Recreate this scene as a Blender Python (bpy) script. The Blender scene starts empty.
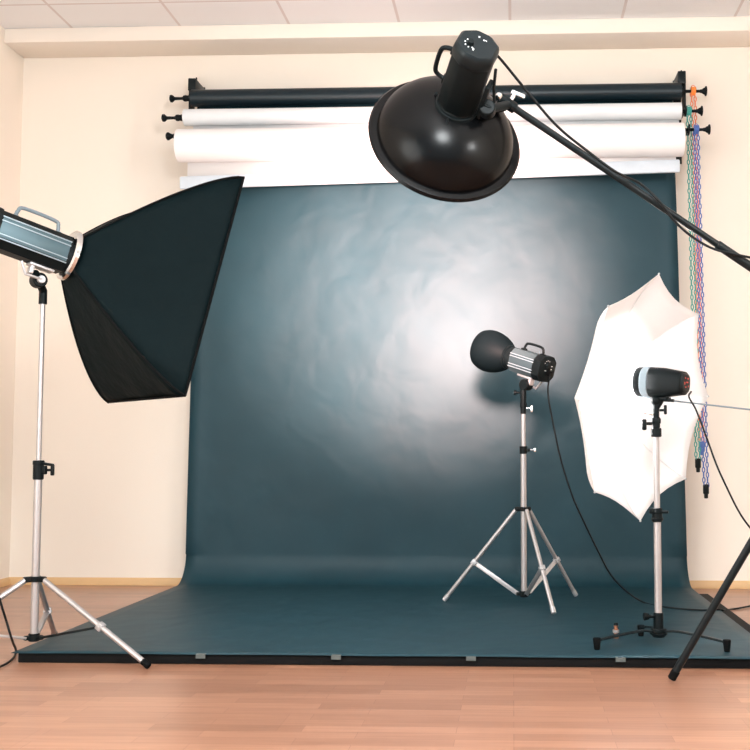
import bpy, bmesh, math, random
from mathutils import Vector, Matrix, Euler, Quaternion
random.seed(4)
sc = bpy.context.scene
COL = sc.collection
R = math.radians

# ------------------------------------------------------------------ camera
FPX = 1100.0
DW = 6.18                      # camera to the back wall
CAM = Vector((0, -DW, 0.760))
PITCH = math.atan(75 / FPX)
YAW = math.atan(48 / FPX * math.cos(PITCH))
ROT = (Matrix.Rotation(YAW, 3, 'Z') @ Matrix.Rotation(math.pi / 2 + PITCH, 3, 'X'))
cd = bpy.data.cameras.new('camera')
cd.sensor_width = 36
cd.lens = FPX * 36 / 750
cd.shift_x = (375 - 465) / 750
cd.shift_y = 0
cam = bpy.data.objects.new('camera', cd)
COL.objects.link(cam)
cam.location = CAM
cam.rotation_euler = ROT.to_euler()
sc.camera = cam


def ray(px, py):
    return ROT @ Vector(((px - 465) / FPX, -(py - 375) / FPX, -1))


def at(px, py, d):
    """World point seen at px,py of the survey photograph, at distance d in front of the camera (along the room's depth)."""
    r = ray(px, py)
    return CAM + r * (d / r.y)


def onz(px, py, z):
    r = ray(px, py)
    return CAM + r * ((z - CAM.z) / r.z)


# ------------------------------------------------------------------ materials
def lin(c):
    out = []
    for v in c:
        v /= 255
        out.append(v / 12.92 if v <= 0.04045 else ((v + 0.055) / 1.055) ** 2.4)
    return (*out, 1)


def mat(name, col, rough=0.5, metal=0.0, spec=0.5, var=0.06, scale=30, bump=0.0, bscale=200, coat=0.0):
    m = bpy.data.materials.new(name)
    m.use_nodes = True
    nt = m.node_tree
    b = nt.nodes['Principled BSDF']
    b.inputs['Roughness'].default_value = rough
    b.inputs['Metallic'].default_value = metal
    b.inputs['Specular IOR Level'].default_value = spec
    b.inputs['Coat Weight'].default_value = coat
    tc = nt.nodes.new('ShaderNodeTexCoord')
    n = nt.nodes.new('ShaderNodeTexNoise')
    n.inputs['Scale'].default_value = scale
    n.inputs['Detail'].default_value = 4
    nt.links.new(tc.outputs['Object'], n.inputs['Vector'])
    mix = nt.nodes.new('ShaderNodeMix')
    mix.data_type = 'RGBA'
    c = lin(col)
    mix.inputs[6].default_value = tuple(v * (1 - var) for v in c[:3]) + (1,)
    mix.inputs[7].default_value = tuple(min(1, v * (1 + var)) for v in c[:3]) + (1,)
    nt.links.new(n.outputs['Fac'], mix.inputs[0])
    nt.links.new(mix.outputs[2], b.inputs['Base Color'])
    if bump:
        n2 = nt.nodes.new('ShaderNodeTexNoise')
        n2.inputs['Scale'].default_value = bscale
        n2.inputs['Detail'].default_value = 3
        nt.links.new(tc.outputs['Object'], n2.inputs['Vector'])
        bp = nt.nodes.new('ShaderNodeBump')
        bp.inputs['Strength'].default_value = bump
        bp.inputs['Distance'].default_value = 0.01
        nt.links.new(n2.outputs['Fac'], bp.inputs['Height'])
        nt.links.new(bp.outputs[0], b.inputs['Normal'])
    return m


M = {}
M['wall'] = mat('wall_paint', (241, 231, 219), 0.9, spec=0.2, var=0.015, scale=1.2, bump=0.05, bscale=120)
M['ceil_trim'] = mat('soffit_paint', (240, 230, 219), 0.9, spec=0.2, var=0.01, scale=2)
M['black'] = mat('black_plastic', (12, 19, 21), 0.45, spec=0.13, bump=0.04, bscale=600)
M['black_matte'] = mat('black_rubber', (9, 11, 12), 0.75, spec=0.1)
M['black_metal'] = mat('black_powder_coat', (13, 22, 25), 0.38, spec=0.22, bump=0.02, bscale=500)
M['dish'] = mat('black_dish_enamel', (5, 6, 7), 0.25, spec=0.15, var=0.1, scale=8)
M['dish_in'] = mat('white_dish_inside', (235, 235, 235), 0.5)
M['fabric'] = mat('black_softbox_nylon', (8, 21, 24), 0.62, spec=0.06, var=0.14, scale=9, bump=0.9, bscale=11)
M['diffuser'] = mat('white_diffuser_cloth', (245, 245, 245), 0.9)
M['silver'] = mat('brushed_aluminium', (178, 174, 174), 0.36, metal=0.6, spec=0.5, var=0.05, scale=40)
M['silver_dull'] = mat('satin_aluminium', (190, 190, 192), 0.45, metal=0.6, var=0.06, scale=40)
M['chrome'] = mat('chrome', (225, 228, 230), 0.16, metal=1.0, var=0.02)
M['panel'] = mat('blue_grey_anodised_panel', (70, 94, 103), 0.42, metal=0.3, var=0.04, scale=60)
M['panel_light'] = mat('pale_grey_anodised_panel', (150, 166, 174), 0.42, metal=0.35, var=0.04, scale=60)
M['grey_plastic'] = mat('grey_plastic', (110, 124, 132), 0.5)
M['white_mark'] = mat('white_print', (225, 228, 228), 0.6)
M['red_mark'] = mat('red_print', (190, 70, 62), 0.5)
M['cable'] = mat('black_cable_rubber', (14, 18, 20), 0.5, spec=0.2)
M['paper_white'] = mat('white_paper', (238, 235, 235), 0.75, spec=0.3, var=0.01, scale=3)
M['paper_grey'] = mat('pale_grey_paper', (222, 224, 226), 0.7, spec=0.3, var=0.01, scale=3)
M['bar'] = mat('white_weight_bar', (204, 213, 222), 0.4, spec=0.4)
M['board'] = mat('black_board', (9, 9, 10), 0.8, spec=0.2)
M['orange'] = mat('orange_plastic', (240, 140, 60), 0.4)
M['teal'] = mat('teal_plastic', (66, 160, 148), 0.3)
M['blue'] = mat('blue_plastic', (72, 104, 172), 0.3)
M['coral'] = mat('coral_plastic', (238, 140, 105), 0.4)
M['copper'] = mat('copper', (196, 140, 112), 0.28, metal=0.9)
M['tape'] = mat('grey_tape', (84, 90, 88), 0.6)
M['reflector'] = mat('black_reflector_paint', (8, 17, 20), 0.6, spec=0.08)
M['panel_mid'] = mat('grey_anodised_panel', (58, 74, 80), 0.5, metal=0.3)
M['panel_soft'] = mat('grey_head_housing', (74, 90, 95), 0.5, metal=0.3)
M['glass'] = mat('frosted_tube', (200, 205, 208), 0.4)
M['dark_roll'] = mat('dark_teal_roll_paper', (16, 32, 39), 0.36, spec=0.35, var=0.05, scale=3)


def backdrop_mat():
    m = mat('dark_teal_backdrop_paper', (23, 56, 66), 0.52, spec=0.3, var=0.16, scale=3.2, bump=0.6, bscale=5.5)
    nt = m.node_tree
    b = nt.nodes['Principled BSDF']
    for nd in nt.nodes:
        if nd.type == 'BUMP':
            nd.inputs['Distance'].default_value = 0.013      # soft ripples of hanging paper
        if nd.type == 'TEX_NOISE':
            nd.inputs['Distortion'].default_value = 0.3
            nd.inputs['Detail'].default_value = 1.5
    return m


M['backdrop'] = backdrop_mat()


def umbrella_mat():
    m = bpy.data.materials.new('white_umbrella_nylon')
    m.use_nodes = True
    nt = m.node_tree
    nt.nodes.remove(nt.nodes['Principled BSDF'])
    out = nt.nodes['Material Output']
    d = nt.nodes.new('ShaderNodeBsdfDiffuse')
    t = nt.nodes.new('ShaderNodeBsdfTranslucent')
    n = nt.nodes.new('ShaderNodeTexNoise')
    n.inputs['Scale'].default_value = 300
    ra = nt.nodes.new('ShaderNodeMix')
    ra.data_type = 'RGBA'
    ra.inputs[6].default_value = (.86, .85, .85, 1)
    ra.inputs[7].default_value = (.92, .91, .91, 1)
    nt.links.new(n.outputs['Fac'], ra.inputs[0])
    for s in (d, t):
        nt.links.new(ra.outputs[2], s.inputs['Color'])
    mx = nt.nodes.new('ShaderNodeMixShader')
    mx.inputs[0].default_value = 0.3
    nt.links.new(d.outputs[0], mx.inputs[1])
    nt.links.new(t.outputs[0], mx.inputs[2])
    nt.links.new(mx.outputs[0], out.inputs['Surface'])
    return m


M['umbrella'] = umbrella_mat()


def floor_mat():
    m = bpy.data.materials.new('laminate_strip_floor')
    m.use_nodes = True
    nt = m.node_tree
    b = nt.nodes['Principled BSDF']
    L = nt.links.new
    tc = nt.nodes.new('ShaderNodeTexCoord')
    br = nt.nodes.new('ShaderNodeTexBrick')
    br.offset = 0.37
    br.inputs['Scale'].default_value = 1.0
    br.inputs['Brick Width'].default_value = 0.42
    br.inputs['Row Height'].default_value = 0.066
    br.inputs['Mortar Size'].default_value = 0.0008
    br.inputs['Mortar Smooth'].default_value = 0.3
    br.inputs['Bias'].default_value = 0.0
    br.inputs['Color1'].default_value = lin((177, 131, 106))
    br.inputs['Color2'].default_value = lin((155, 112, 89))
    br.inputs['Mortar'].default_value = lin((136, 96, 78))
    L(tc.outputs['Object'], br.inputs['Vector'])
    # second, wider brick pattern varies whole boards
    br2 = nt.nodes.new('ShaderNodeTexBrick')
    br2.offset = 0.5
    br2.inputs['Brick Width'].default_value = 1.29
    br2.inputs['Row Height'].default_value = 0.198
    br2.inputs['Scale'].default_value = 1
    br2.inputs['Mortar Size'].default_value = 0.0012
    br2.inputs['Color1'].default_value = (1, 1, 1, 1)
    br2.inputs['Color2'].default_value = (.93, .93, .93, 1)
    br2.inputs['Mortar'].default_value = (.82, .79, .77, 1)
    L(tc.outputs['Object'], br2.inputs['Vector'])
    mp = nt.nodes.new('ShaderNodeMapping')
    mp.inputs['Scale'].default_value = (2.2, 40, 1)
    L(tc.outputs['Object'], mp.inputs['Vector'])
    gr = nt.nodes.new('ShaderNodeTexNoise')
    gr.inputs['Scale'].default_value = 1.6
    gr.inputs['Detail'].default_value = 6
    gr.inputs['Distortion'].default_value = 0.6
    L(mp.outputs[0], gr.inputs['Vector'])
    rp = nt.nodes.new('ShaderNodeValToRGB')
    rp.color_ramp.elements[0].position = 0.3
    rp.color_ramp.elements[0].color = (.86, .83, .81, 1)
    rp.color_ramp.elements[1].position = 0.7
    rp.color_ramp.elements[1].color = (1.06, 1.06, 1.06, 1)
    L(gr.outputs['Fac'], rp.inputs['Fac'])
    m1 = nt.nodes.new('ShaderNodeMix')
    m1.data_type = 'RGBA'
    m1.blend_type = 'MULTIPLY'
    m1.inputs[0].default_value = 1
    L(br.outputs['Color'], m1.inputs[6])
    L(br2.outputs['Color'], m1.inputs[7])
    m2 = nt.nodes.new('ShaderNodeMix')
    m2.data_type = 'RGBA'
    m2.blend_type = 'MULTIPLY'
    m2.inputs[0].default_value = 1
    L(m1.outputs[2], m2.inputs[6])
    L(rp.outputs['Color'], m2.inputs[7])
    L(m2.outputs[2], b.inputs['Base Color'])
    b.inputs['Roughness'].default_value = 0.3
    b.inputs['Specular IOR Level'].default_value = 0.5
    bp = nt.nodes.new('ShaderNodeBump')
    bp.inputs['Strength'].default_value = 0.06
    bp.inputs['Distance'].default_value = 0.004
    L(gr.outputs['Fac'], bp.inputs['Height'])
    L(bp.outputs[0], b.inputs['Normal'])
    return m


def ceiling_mat():
    m = bpy.data.materials.new('ceiling_tile_grid')
    m.use_nodes = True
    nt = m.node_tree
    b = nt.nodes['Principled BSDF']
    L = nt.links.new
    tc = nt.nodes.new('ShaderNodeTexCoord')
    br = nt.nodes.new('ShaderNodeTexBrick')
    br.offset = 0
    br.inputs['Scale'].default_value = 1
    br.inputs['Brick Width'].default_value = 0.615
    br.inputs['Row Height'].default_value = 0.615
    br.inputs['Mortar Size'].default_value = 0.008
    br.inputs['Color1'].default_value = lin((236, 236, 237))
    br.inputs['Color2'].default_value = lin((233, 233, 234))
    br.inputs['Mortar'].default_value = lin((214, 205, 203))
    L(tc.outputs['Object'], br.inputs['Vector'])
    L(br.outputs['Color'], b.inputs['Base Color'])
    b.inputs['Roughness'].default_value = 0.9
    n = nt.nodes.new('ShaderNodeTexNoise')
    n.inputs['Scale'].default_value = 90
    bp = nt.nodes.new('ShaderNodeBump')
    bp.inputs['Strength'].default_value = 0.15
    bp.inputs['Distance'].default_value = 0.005
    L(tc.outputs['Object'], n.inputs['Vector'])
    L(n.outputs['Fac'], bp.inputs['Height'])
    L(bp.outputs[0], b.inputs['Normal'])
    return m


def wood_mat():
    m = mat('pale_wood_skirting', (214, 176, 128), 0.45, var=0.1, scale=4)
    return m


M['floor'] = floor_mat()
M['ceiling'] = ceiling_mat()
M['skirting'] = wood_mat()


# ------------------------------------------------------------------ mesh builder
def frame(origin, fwd, up=(0, 0, 1)):
    """Local X = fwd, local Z close to up."""
    x = Vector(fwd).normalized()
    y = Vector(up).cross(x).normalized()
    z = x.cross(y)
    m = Matrix((x, y, z)).transposed().to_4x4()
    m.translation = Vector(origin)
    return m


def smooth_path(pts, k=8):
    pts = [Vector(p) for p in pts]
    if len(pts) < 3:
        return pts
    e = [pts[0] * 2 - pts[1]] + pts + [pts[-1] * 2 - pts[-2]]
    out = []
    for i in range(1, len(e) - 2):
        a, b, c, d = e[i - 1], e[i], e[i + 1], e[i + 2]
        for j in range(k):
            t = j / k
            out.append(0.5 * ((2 * b) + (c - a) * t + (2 * a - 5 * b + 4 * c - d) * t * t + (3 * b - a - 3 * c + d) * t ** 3))
    out.append(pts[-1])
    return out


class MB:
    def __init__(self, Mx=None):
        self.v, self.f = [], []
        self.M = Mx if Mx is not None else Matrix.Identity(4)

    def add(self, vs, fs):
        o = len(self.v)
        self.v += [self.M @ Vector(p) for p in vs]
        self.f += [tuple(i + o for i in f) for f in fs]
        return self

    def box(self, c, s, b=0.0, rot=None, seg=2):
        bm = bmesh.new()
        bmesh.ops.create_cube(bm, size=1)
        bmesh.ops.scale(bm, vec=Vector(s), verts=bm.verts)
        if b:
            bmesh.ops.bevel(bm, geom=bm.edges[:], offset=b, segments=seg, affect='EDGES', profile=0.5)
        if rot is not None:
            bmesh.ops.transform(bm, matrix=rot.to_4x4(), verts=bm.verts)
        bmesh.ops.translate(bm, vec=Vector(c), verts=bm.verts)
        bm.verts.index_update()
        self.add([v.co.copy() for v in bm.verts], [[v.index for v in f.verts] for f in bm.faces])
        bm.free()
        return self

    def bar(self, p0, p1, w, h, b=0.001, up=(0, 0, 1)):
        """rectangular bar from p0 to p1"""
        p0, p1 = Vector(p0), Vector(p1)
        d = p1 - p0
        if abs(d.normalized().dot(Vector(up))) > 0.98:
            up = (0, 1, 0)
        m = frame((p0 + p1) / 2, d, up)
        keep = self.M
        self.M = keep @ m
        self.box((0, 0, 0), (d.length, w, h), b)
        self.M = keep
        return self

    def tube(self, pts, r, n=12, caps=True):
        pts = [Vector(p) for p in pts]
        rs = r if isinstance(r, (list, tuple)) else [r] * len(pts)
        t = (pts[1] - pts[0]).normalized()
        nrm = t.orthogonal().normalized()
        vs, fs = [], []
        for i, p in enumerate(pts):
            if 0 < i < len(pts) - 1:
                t2 = (pts[i + 1] - pts[i - 1])
            elif i == 0:
                t2 = pts[1] - pts[0]
            else:
                t2 = pts[-1] - pts[-2]
            if t2.length < 1e-9:
                t2 = t
            t2 = t2.normalized()
            q = t.rotation_difference(t2)
            nrm = (q @ nrm)
            nrm = (nrm - t2 * nrm.dot(t2)).normalized()
            t = t2
            bn = t.cross(nrm)
            for k in range(n):
                a = 2 * math.pi * k / n
                vs.append(p + (nrm * math.cos(a) + bn * math.sin(a)) * rs[i])
        for i in range(len(pts) - 1):
            for k in range(n):
                fs.append((i * n + k, i * n + (k + 1) % n, (i + 1) * n + (k + 1) % n, (i + 1) * n + k))
        if caps:
            fs.append(tuple(range(n))[::-1])
            fs.append(tuple(range((len(pts) - 1) * n, len(pts) * n)))
        return self.add(vs, fs)

    def cyl(self, p0, p1, r0, r1=None, n=24):
        r1 = r0 if r1 is None else r1
        p0, p1 = Vector(p0), Vector(p1)
        d = p1 - p0
        c = min(0.12 * min(r0, r1) + 0.0003, d.length * 0.2)
        u = d.normalized()
        return self.tube([p0, p0 + u * c * 0.999, p1 - u * c * 0.999, p1],
                         [max(r0 - c, 1e-4), r0, r1, max(r1 - c, 1e-4)], n)

    def lathe(self, prof, n=48, closed=False, sy=1.0, sz=1.0):
        """profile of (x, r) spun round local X"""
        vs, fs = [], []
        for x, r in prof:
            for k in range(n):
                a = 2 * math.pi * k / n
                vs.append((x, r * math.cos(a) * sy, r * math.sin(a) * sz))
        m = len(prof)
        for i in range(m if closed else m - 1):
            j = (i + 1) % m
            for k in range(n):
                fs.append((i * n + k, i * n + (k + 1) % n, j * n + (k + 1) % n, j * n + k))
        if not closed:
            if prof[0][1] > 1e-5:
                fs.append(tuple(range(n))[::-1])
            if prof[-1][1] > 1e-5:
                fs.append(tuple(range((m - 1) * n, m * n)))
        return self.add(vs, fs)

    def prism(self, rings):
        """rings: list of (x, [(y,z)...]) same count, along X, capped"""
        n = len(rings[0][1])
        vs = [(x, y, z) for x, poly in rings for (y, z) in poly]
        fs = []
        for i in range(len(rings) - 1):
            for k in range(n):
                fs.append((i * n + k, i * n + (k + 1) % n, (i + 1) * n + (k + 1) % n, (i + 1) * n + k))
        fs.append(tuple(range(n))[::-1])
        fs.append(tuple(range((len(rings) - 1) * n, len(rings) * n)))
        return self.add(vs, fs)

    def sphere(self, c, r, n=16):
        c = Vector(c)
        prof = [(c.x - r * math.cos(math.pi * i / 10), max(1e-6, r * math.sin(math.pi * i / 10))) for i in range(11)]
        keep = self.M
        self.M = keep @ Matrix.Translation((0, c.y, c.z))
        self.lathe(prof, n)
        self.M = keep
        return self

    def build(self, name, material, parent=None, ang=35, solid=0.0):
        me = bpy.data.meshes.new(name)
        me.from_pydata([tuple(v) for v in self.v], [], self.f)
        bm = bmesh.new()
        bm.from_mesh(me)
        bmesh.ops.remove_doubles(bm, verts=bm.verts, dist=1e-6)
        if not solid:
            bmesh.ops.recalc_face_normals(bm, faces=bm.faces)
        bm.to_mesh(me)
        bm.free()
        me.materials.append(material)
        for p in me.polygons:
            p.use_smooth = True
        me.set_sharp_from_angle(angle=R(ang))
        o = bpy.data.objects.new(name, me)
        COL.objects.link(o)
        if parent is not None:
            o.parent = parent
        if solid:
            s = o.modifiers.new('thickness', 'SOLIDIFY')
            s.thickness = solid
            s.offset = 0
        return o


def thing(name, loc, label, cat, group=None):
    o = bpy.data.objects.new(name, None)
    o.empty_display_size = 0.05
    COL.objects.link(o)
    o.location = loc
    tag(o, label, cat, group)
    return o


def tag(o, label, cat, group=None):
    o['label'] = label
    o['category'] = cat
    if group:
        o['group'] = group
    return o


def struct(name, mb, m, **kw):
    o = mb.build(name, m, **kw)
    o['kind'] = 'structure'
    return o


def lbl(o, text):
    o['label'] = text
    return o


def rel(root, p):
    return Vector(p) - Vector(root.location)


def rframe(root, origin, fwd, up=(0, 0, 1)):
    return frame(rel(root, origin), fwd, up)


# ------------------------------------------------------------------ the room
XL, XR = at(17, 300, DW).x, 3.1
YB = -8.0
ZC = 3.128
struct('floor', MB().box(((XL + XR) / 2, YB / 2, -0.05), (XR - XL + 0.3, -YB + 0.3, 0.1)), M['floor'])
c_ = MB().box((0, 0, 0), (XR - XL + 0.3, -YB + 0.3, 0.1))
co = struct('ceiling', MB(Matrix.Translation(((XL + XR) / 2 + 0.01 + 0.2, YB / 2 + 0.06 - .0, 0))).box((-0.01 - .2, -0.06, 0.05), (XR - XL + 0.3, -YB + 0.3, 0.1)), M['ceiling'])
co.location = (0, 0, ZC)
# slide the tile texture so a seam stands at x = -0.01 and one 0.54 m from the wall
for nd in co.data.materials[0].node_tree.nodes:
    if nd.type == 'TEX_BRICK':
        mp = co.data.materials[0].node_tree.nodes.new('ShaderNodeMapping')
        mp.inputs['Location'].default_value = (0.01, 0.57, 0)
        tcn = [q for q in co.data.materials[0].node_tree.nodes if q.type == 'TEX_COORD'][0]
        co.data.materials[0].node_tree.links.new(tcn.outputs['Object'], mp.inputs['Vector'])
        co.data.materials[0].node_tree.links.new(mp.outputs[0], nd.inputs['Vector'])
struct('wall_back', MB().box(((XL + XR) / 2, 0.06, ZC / 2), (XR - XL + 0.3, 0.12, ZC)), M['wall'])
struct('wall_left', MB().box((XL - 0.06, YB / 2, ZC / 2), (0.12, -YB, ZC)), M['wall'])
struct('wall_right', MB().box((XR + 0.06, YB / 2, ZC / 2), (0.12, -YB, ZC)), M['wall'])
struct('trim_1', MB().box(((XL + XR) / 2, -0.125, ZC - 0.041), (XR - XL, 0.25, 0.082), 0.004), M['ceil_trim'])


def skirting(a, b):
    a, b = Vector(a), Vector(b)
    d = (b - a)
    m = frame(a, d)
    # profile in local y (into the room is -y here), z
    prof = [(0, 0), (-0.014, 0), (-0.014, 0.028), (-0.009, 0.036), (-0.006, 0.042), (0, 0.042)]
    return MB(m).prism([(0, prof), (d.length, prof)])


struct('baseboard_back', skirting((XL, 0, 0), (XR, 0, 0)), M['skirting'])
struct('baseboard_left', skirting((XL, YB, 0), (XL, -0.014, 0)), M['skirting'])
struct('baseboard_right', skirting((XR, -0.014, 0), (XR, YB, 0)), M['skirting'])

# ------------------------------------------------------------------ board under the paper sweep
TOP = 0.034                    # height of the board
PXL, PXR = -1.795, 0.935       # paper edges
PYF = 3.915 - DW                   # paper front edge
PYV = 6.02 - DW                   # hanging part of the paper
o = MB().box(((PXL + 0.02 + PXR + 0.05) / 2, (PYF + 0.012 - 0.5) / 2, TOP / 2), (PXR + 0.03 - PXL, -(PYF + 0.012) - 0.5, TOP), 0.004).build('floor_board', M['board'])
tag(o, 'low black board on the floor under the dark paper sweep', 'board')
ZP = TOP + 0.0022              # top face of the paper lying on it


# ------------------------------------------------------------------ paper rolls on the wall
def knob_left(root, x, y, z, long=True):
    """spool-shaped end knob on the left end of a roll"""
    if long:
        pr = [(-0.126, .001), (-0.126, .012), (-0.122, .0205), (-0.112, .0215), (-0.106, .017), (-0.098, .0095), (-0.060, .008), (-0.052, .010),
              (-0.046, .017), (-0.034, .0185), (-0.026, .016), (-0.012, .019), (0.004, .019), (0.004, .001)]
    else:
        pr = [(-0.068, .001), (-0.068, .015), (-0.062, .0215), (-0.054, .0215), (-0.046, .016), (-0.034, .011), (-0.024, .014), (-0.014, .021), (0.004, .022), (0.004, .001)]
    return MB(Matrix.Translation(rel(root, (x, y, z)))).lathe(pr, 24).build('end_knob', M['black'], root)


def knob_right(root, x, y, z, chain_mat, wx):
    """rod, chain wheel and flared knob on the right end; wx = wheel offset from the roll end"""
    rod = MB(Matrix.Translation(rel(root, (x, y, z)))).lathe([(-.004, .001), (-.004, .022), (.006, .022), (.008, .011), (.018, .009), (wx + .05, .0075), (wx + .05, .001)], 20).build('axle', M['black'], root)
    w = MB(Matrix.Translation(rel(root, (x + wx, y, z))))
    w.lathe([(-.012, .004), (-.012, .026), (-.008, .026), (-.004, .019), (.004, .019), (.008, .026), (.012, .026), (.012, .004)], 28)
    for k in range(10):
        a = k * math.pi / 5
        w.box((0, .021 * math.cos(a), .021 * math.sin(a)), (.018, .004, .004))
    w.build('chain_wheel', chain_mat, root)
    MB(Matrix.Translation(rel(root, (x + wx + .036, y, z)))).lathe([(0, .001), (0, .009), (.012, .011), (.018, .016), (.026, .019), (.030, .027), (.036, .027), (.038, .022), (.038, .001)], 24).build('flared_knob', M['black'], root)


# measured on the photograph: roll axis heights at the middle of the roll, radius, distance
rolls = []
D1, D2, D3 = 5.975, 5.89, 5.79
z1 = at(430, 95.0, D1).z
z2 = at(430, 114.5, D2).z
z3 = at(430, 142.8, D3).z
z3k = at(430, 133.0, D3).z      # the thick roll hangs low on its thin axle
R1, R2, R3 = 0.047, 0.046, 0.089
Y1, Y2, Y3 = D1 - DW, D2 - DW, D3 - DW

# 1: dark roll with the backdrop sheet
r1 = thing('backdrop_roll', (-0.41, Y1, z1), 'long dark teal paper roll at the top whose sheet sweeps down over the floor', 'paper backdrop', 'paper rolls on the wall brackets')
x1a, x1b = at(192, 98, D1).x, at(681, 92, D1).x
MB(Matrix.Translation(rel(r1, (0, Y1, z1)))).lathe([(x1a, .02), (x1a, R1 - .001), (x1a + .001, R1), (x1b - .001, R1), (x1b, R1 - .001), (x1b, .02)], 40).build('roll', M['dark_roll'], r1)
knob_left(r1, x1a, Y1, z1)
knob_right(r1, x1b, Y1, z1, M['orange'], 0.066)

# backdrop sheet: hangs, sweeps round, lies on the board
nx = 46
path = []
yv = Y1 + R1 - 0.002           # leaves the roll at its back
ztop = z1
RAD = 0.16
for i in range(28):
    t = i / 28
    path.append((yv, ztop + (ZP + RAD - ztop) * t))
for i in range(24):
    a = i / 24 * math.pi / 2
    path.append((yv - RAD * (1 - math.cos(a)), ZP + RAD - RAD * math.sin(a)))
for i in range(37):
    t = i / 36
    path.append((yv - RAD + (PYF - yv + RAD) * t, ZP))
vs, fs = [], []
for j, (y, z) in enumerate(path):
    hang = max(0.0, min(1.0, (z - 0.20) / 0.4)) if j < 29 else 0.0
    lie = max(0.0, (j - 56) / 32)
    tpr = max(0.0, min(1.0, z / ztop))
    xl, xr = PXL + .032 * tpr, PXR - .046 * tpr
    for i in range(nx + 1):
        u = i / nx
        x = xl + (xr - xl) * u
        # the hanging sheet is very slightly wavy; long side edges curl to the front
        w = hang * (0.006 * math.sin(u * 9 + z * 1.3) + 0.004 * math.sin(u * 17 - z * 2.1))
        edge = max(0.0, 1 - min(u, 1 - u) / 0.035)
        tp = max(0, min(1, (ztop - 0.15 - z) / 0.5)) if j < 29 else 0.4
        vs.append((x, y + (w - 0.018 * edge ** 2) * tp * (1 if j < 52 else 0), z + (0.0015 * lie * math.sin(u * 13) ** 2)))
for j in range(len(path) - 1):
    for i in range(nx):
        a = j * (nx + 1) + i
        fs.append((a, a + 1, a + nx + 2, a + nx + 1))
mb = MB(Matrix.Translation(-Vector(r1.location)))
mb.add(vs, fs)
mb.build('sheet', M['backdrop'], r1, ang=80, solid=0.0015)

# 2: pale grey roll
r2 = thing('paper_roll', (-0.41, Y2, z2), 'thin pale grey paper roll, middle of the three on the wall', 'paper roll', 'paper rolls on the wall brackets')
x2a, x2b = at(184.5, 116, D2).x, at(681, 112, D2).x
MB(Matrix.Translation(rel(r2, (0, Y2, z2)))).lathe([(x2a, .02), (x2a, R2 - .001), (x2a + .001, R2), (x2b - .001, R2), (x2b, R2 - .001), (x2b, .02)], 40).build('roll', M['paper_grey'], r2)
xs0, xs1 = at(195, 130, D2 + R2).x, at(678, 128, D2 + R2).x
MB(Matrix.Translation(-Vector(r2.location))).add([(xs0, Y2 + .010, z2 - .03), (xs1, Y2 + .010, z2 - .03), (xs1, Y2 + .010, z2 - .20), (xs0, Y2 + .010, z2 - .20)], [(0, 1, 2, 3)]).build('sheet', M['paper_grey'], r2, solid=0.001)
knob_left(r2, x2a, Y2, z2)
knob_right(r2, x2b, Y2, z2, M['teal'], 0.042)

# 3: thick white roll with its short hanging end and weight bar
r3 = thing('paper_roll', (-0.41, Y3, z3), 'thick white paper roll, lowest of the three, its weighted end hanging below', 'paper roll', 'paper rolls on the wall brackets')
x3a, x3b = at(178.5, 147, D3).x, at(683, 144, D3).x
MB(Matrix.Translation(rel(r3, (0, Y3, z3)))).lathe([(x3a, .02), (x3a, R3 - .001), (x3a + .001, R3), (x3b - .001, R3), (x3b, R3 - .001), (x3b, .02)], 48).build('roll', M['paper_white'], r3)
db = D3 + R3 * 0.4
xs0, xs1 = at(187.5, 168, db).x, at(676, 164, db).x
zb0, zb1 = at(182, 183, db).z, at(679, 166, db).z
yb = db - DW
vs = [(xs0, yb, z3), (xs1, yb, z3), (xs1, yb, zb1), (xs0, yb, zb0)]
mb = MB(Matrix.Translation(-Vector(r3.location)))
mb.add(vs, [(0, 1, 2, 3)])
mb.build('sheet', M['paper_white'], r3, solid=0.001)
xb0, xb1 = at(180, 180, db).x, at(680, 176, db).x
MB(Matrix.Translation(-Vector(r3.location))).bar((xb0, yb, zb0), (xb1, yb, zb1), .022, .070, .008).build('weight_bar', M['bar'], r3)
knob_left(r3, x3a, Y3, z3k, long=False)
knob_right(r3, x3b, Y3, z3k, M['blue'], 0.070)


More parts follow.
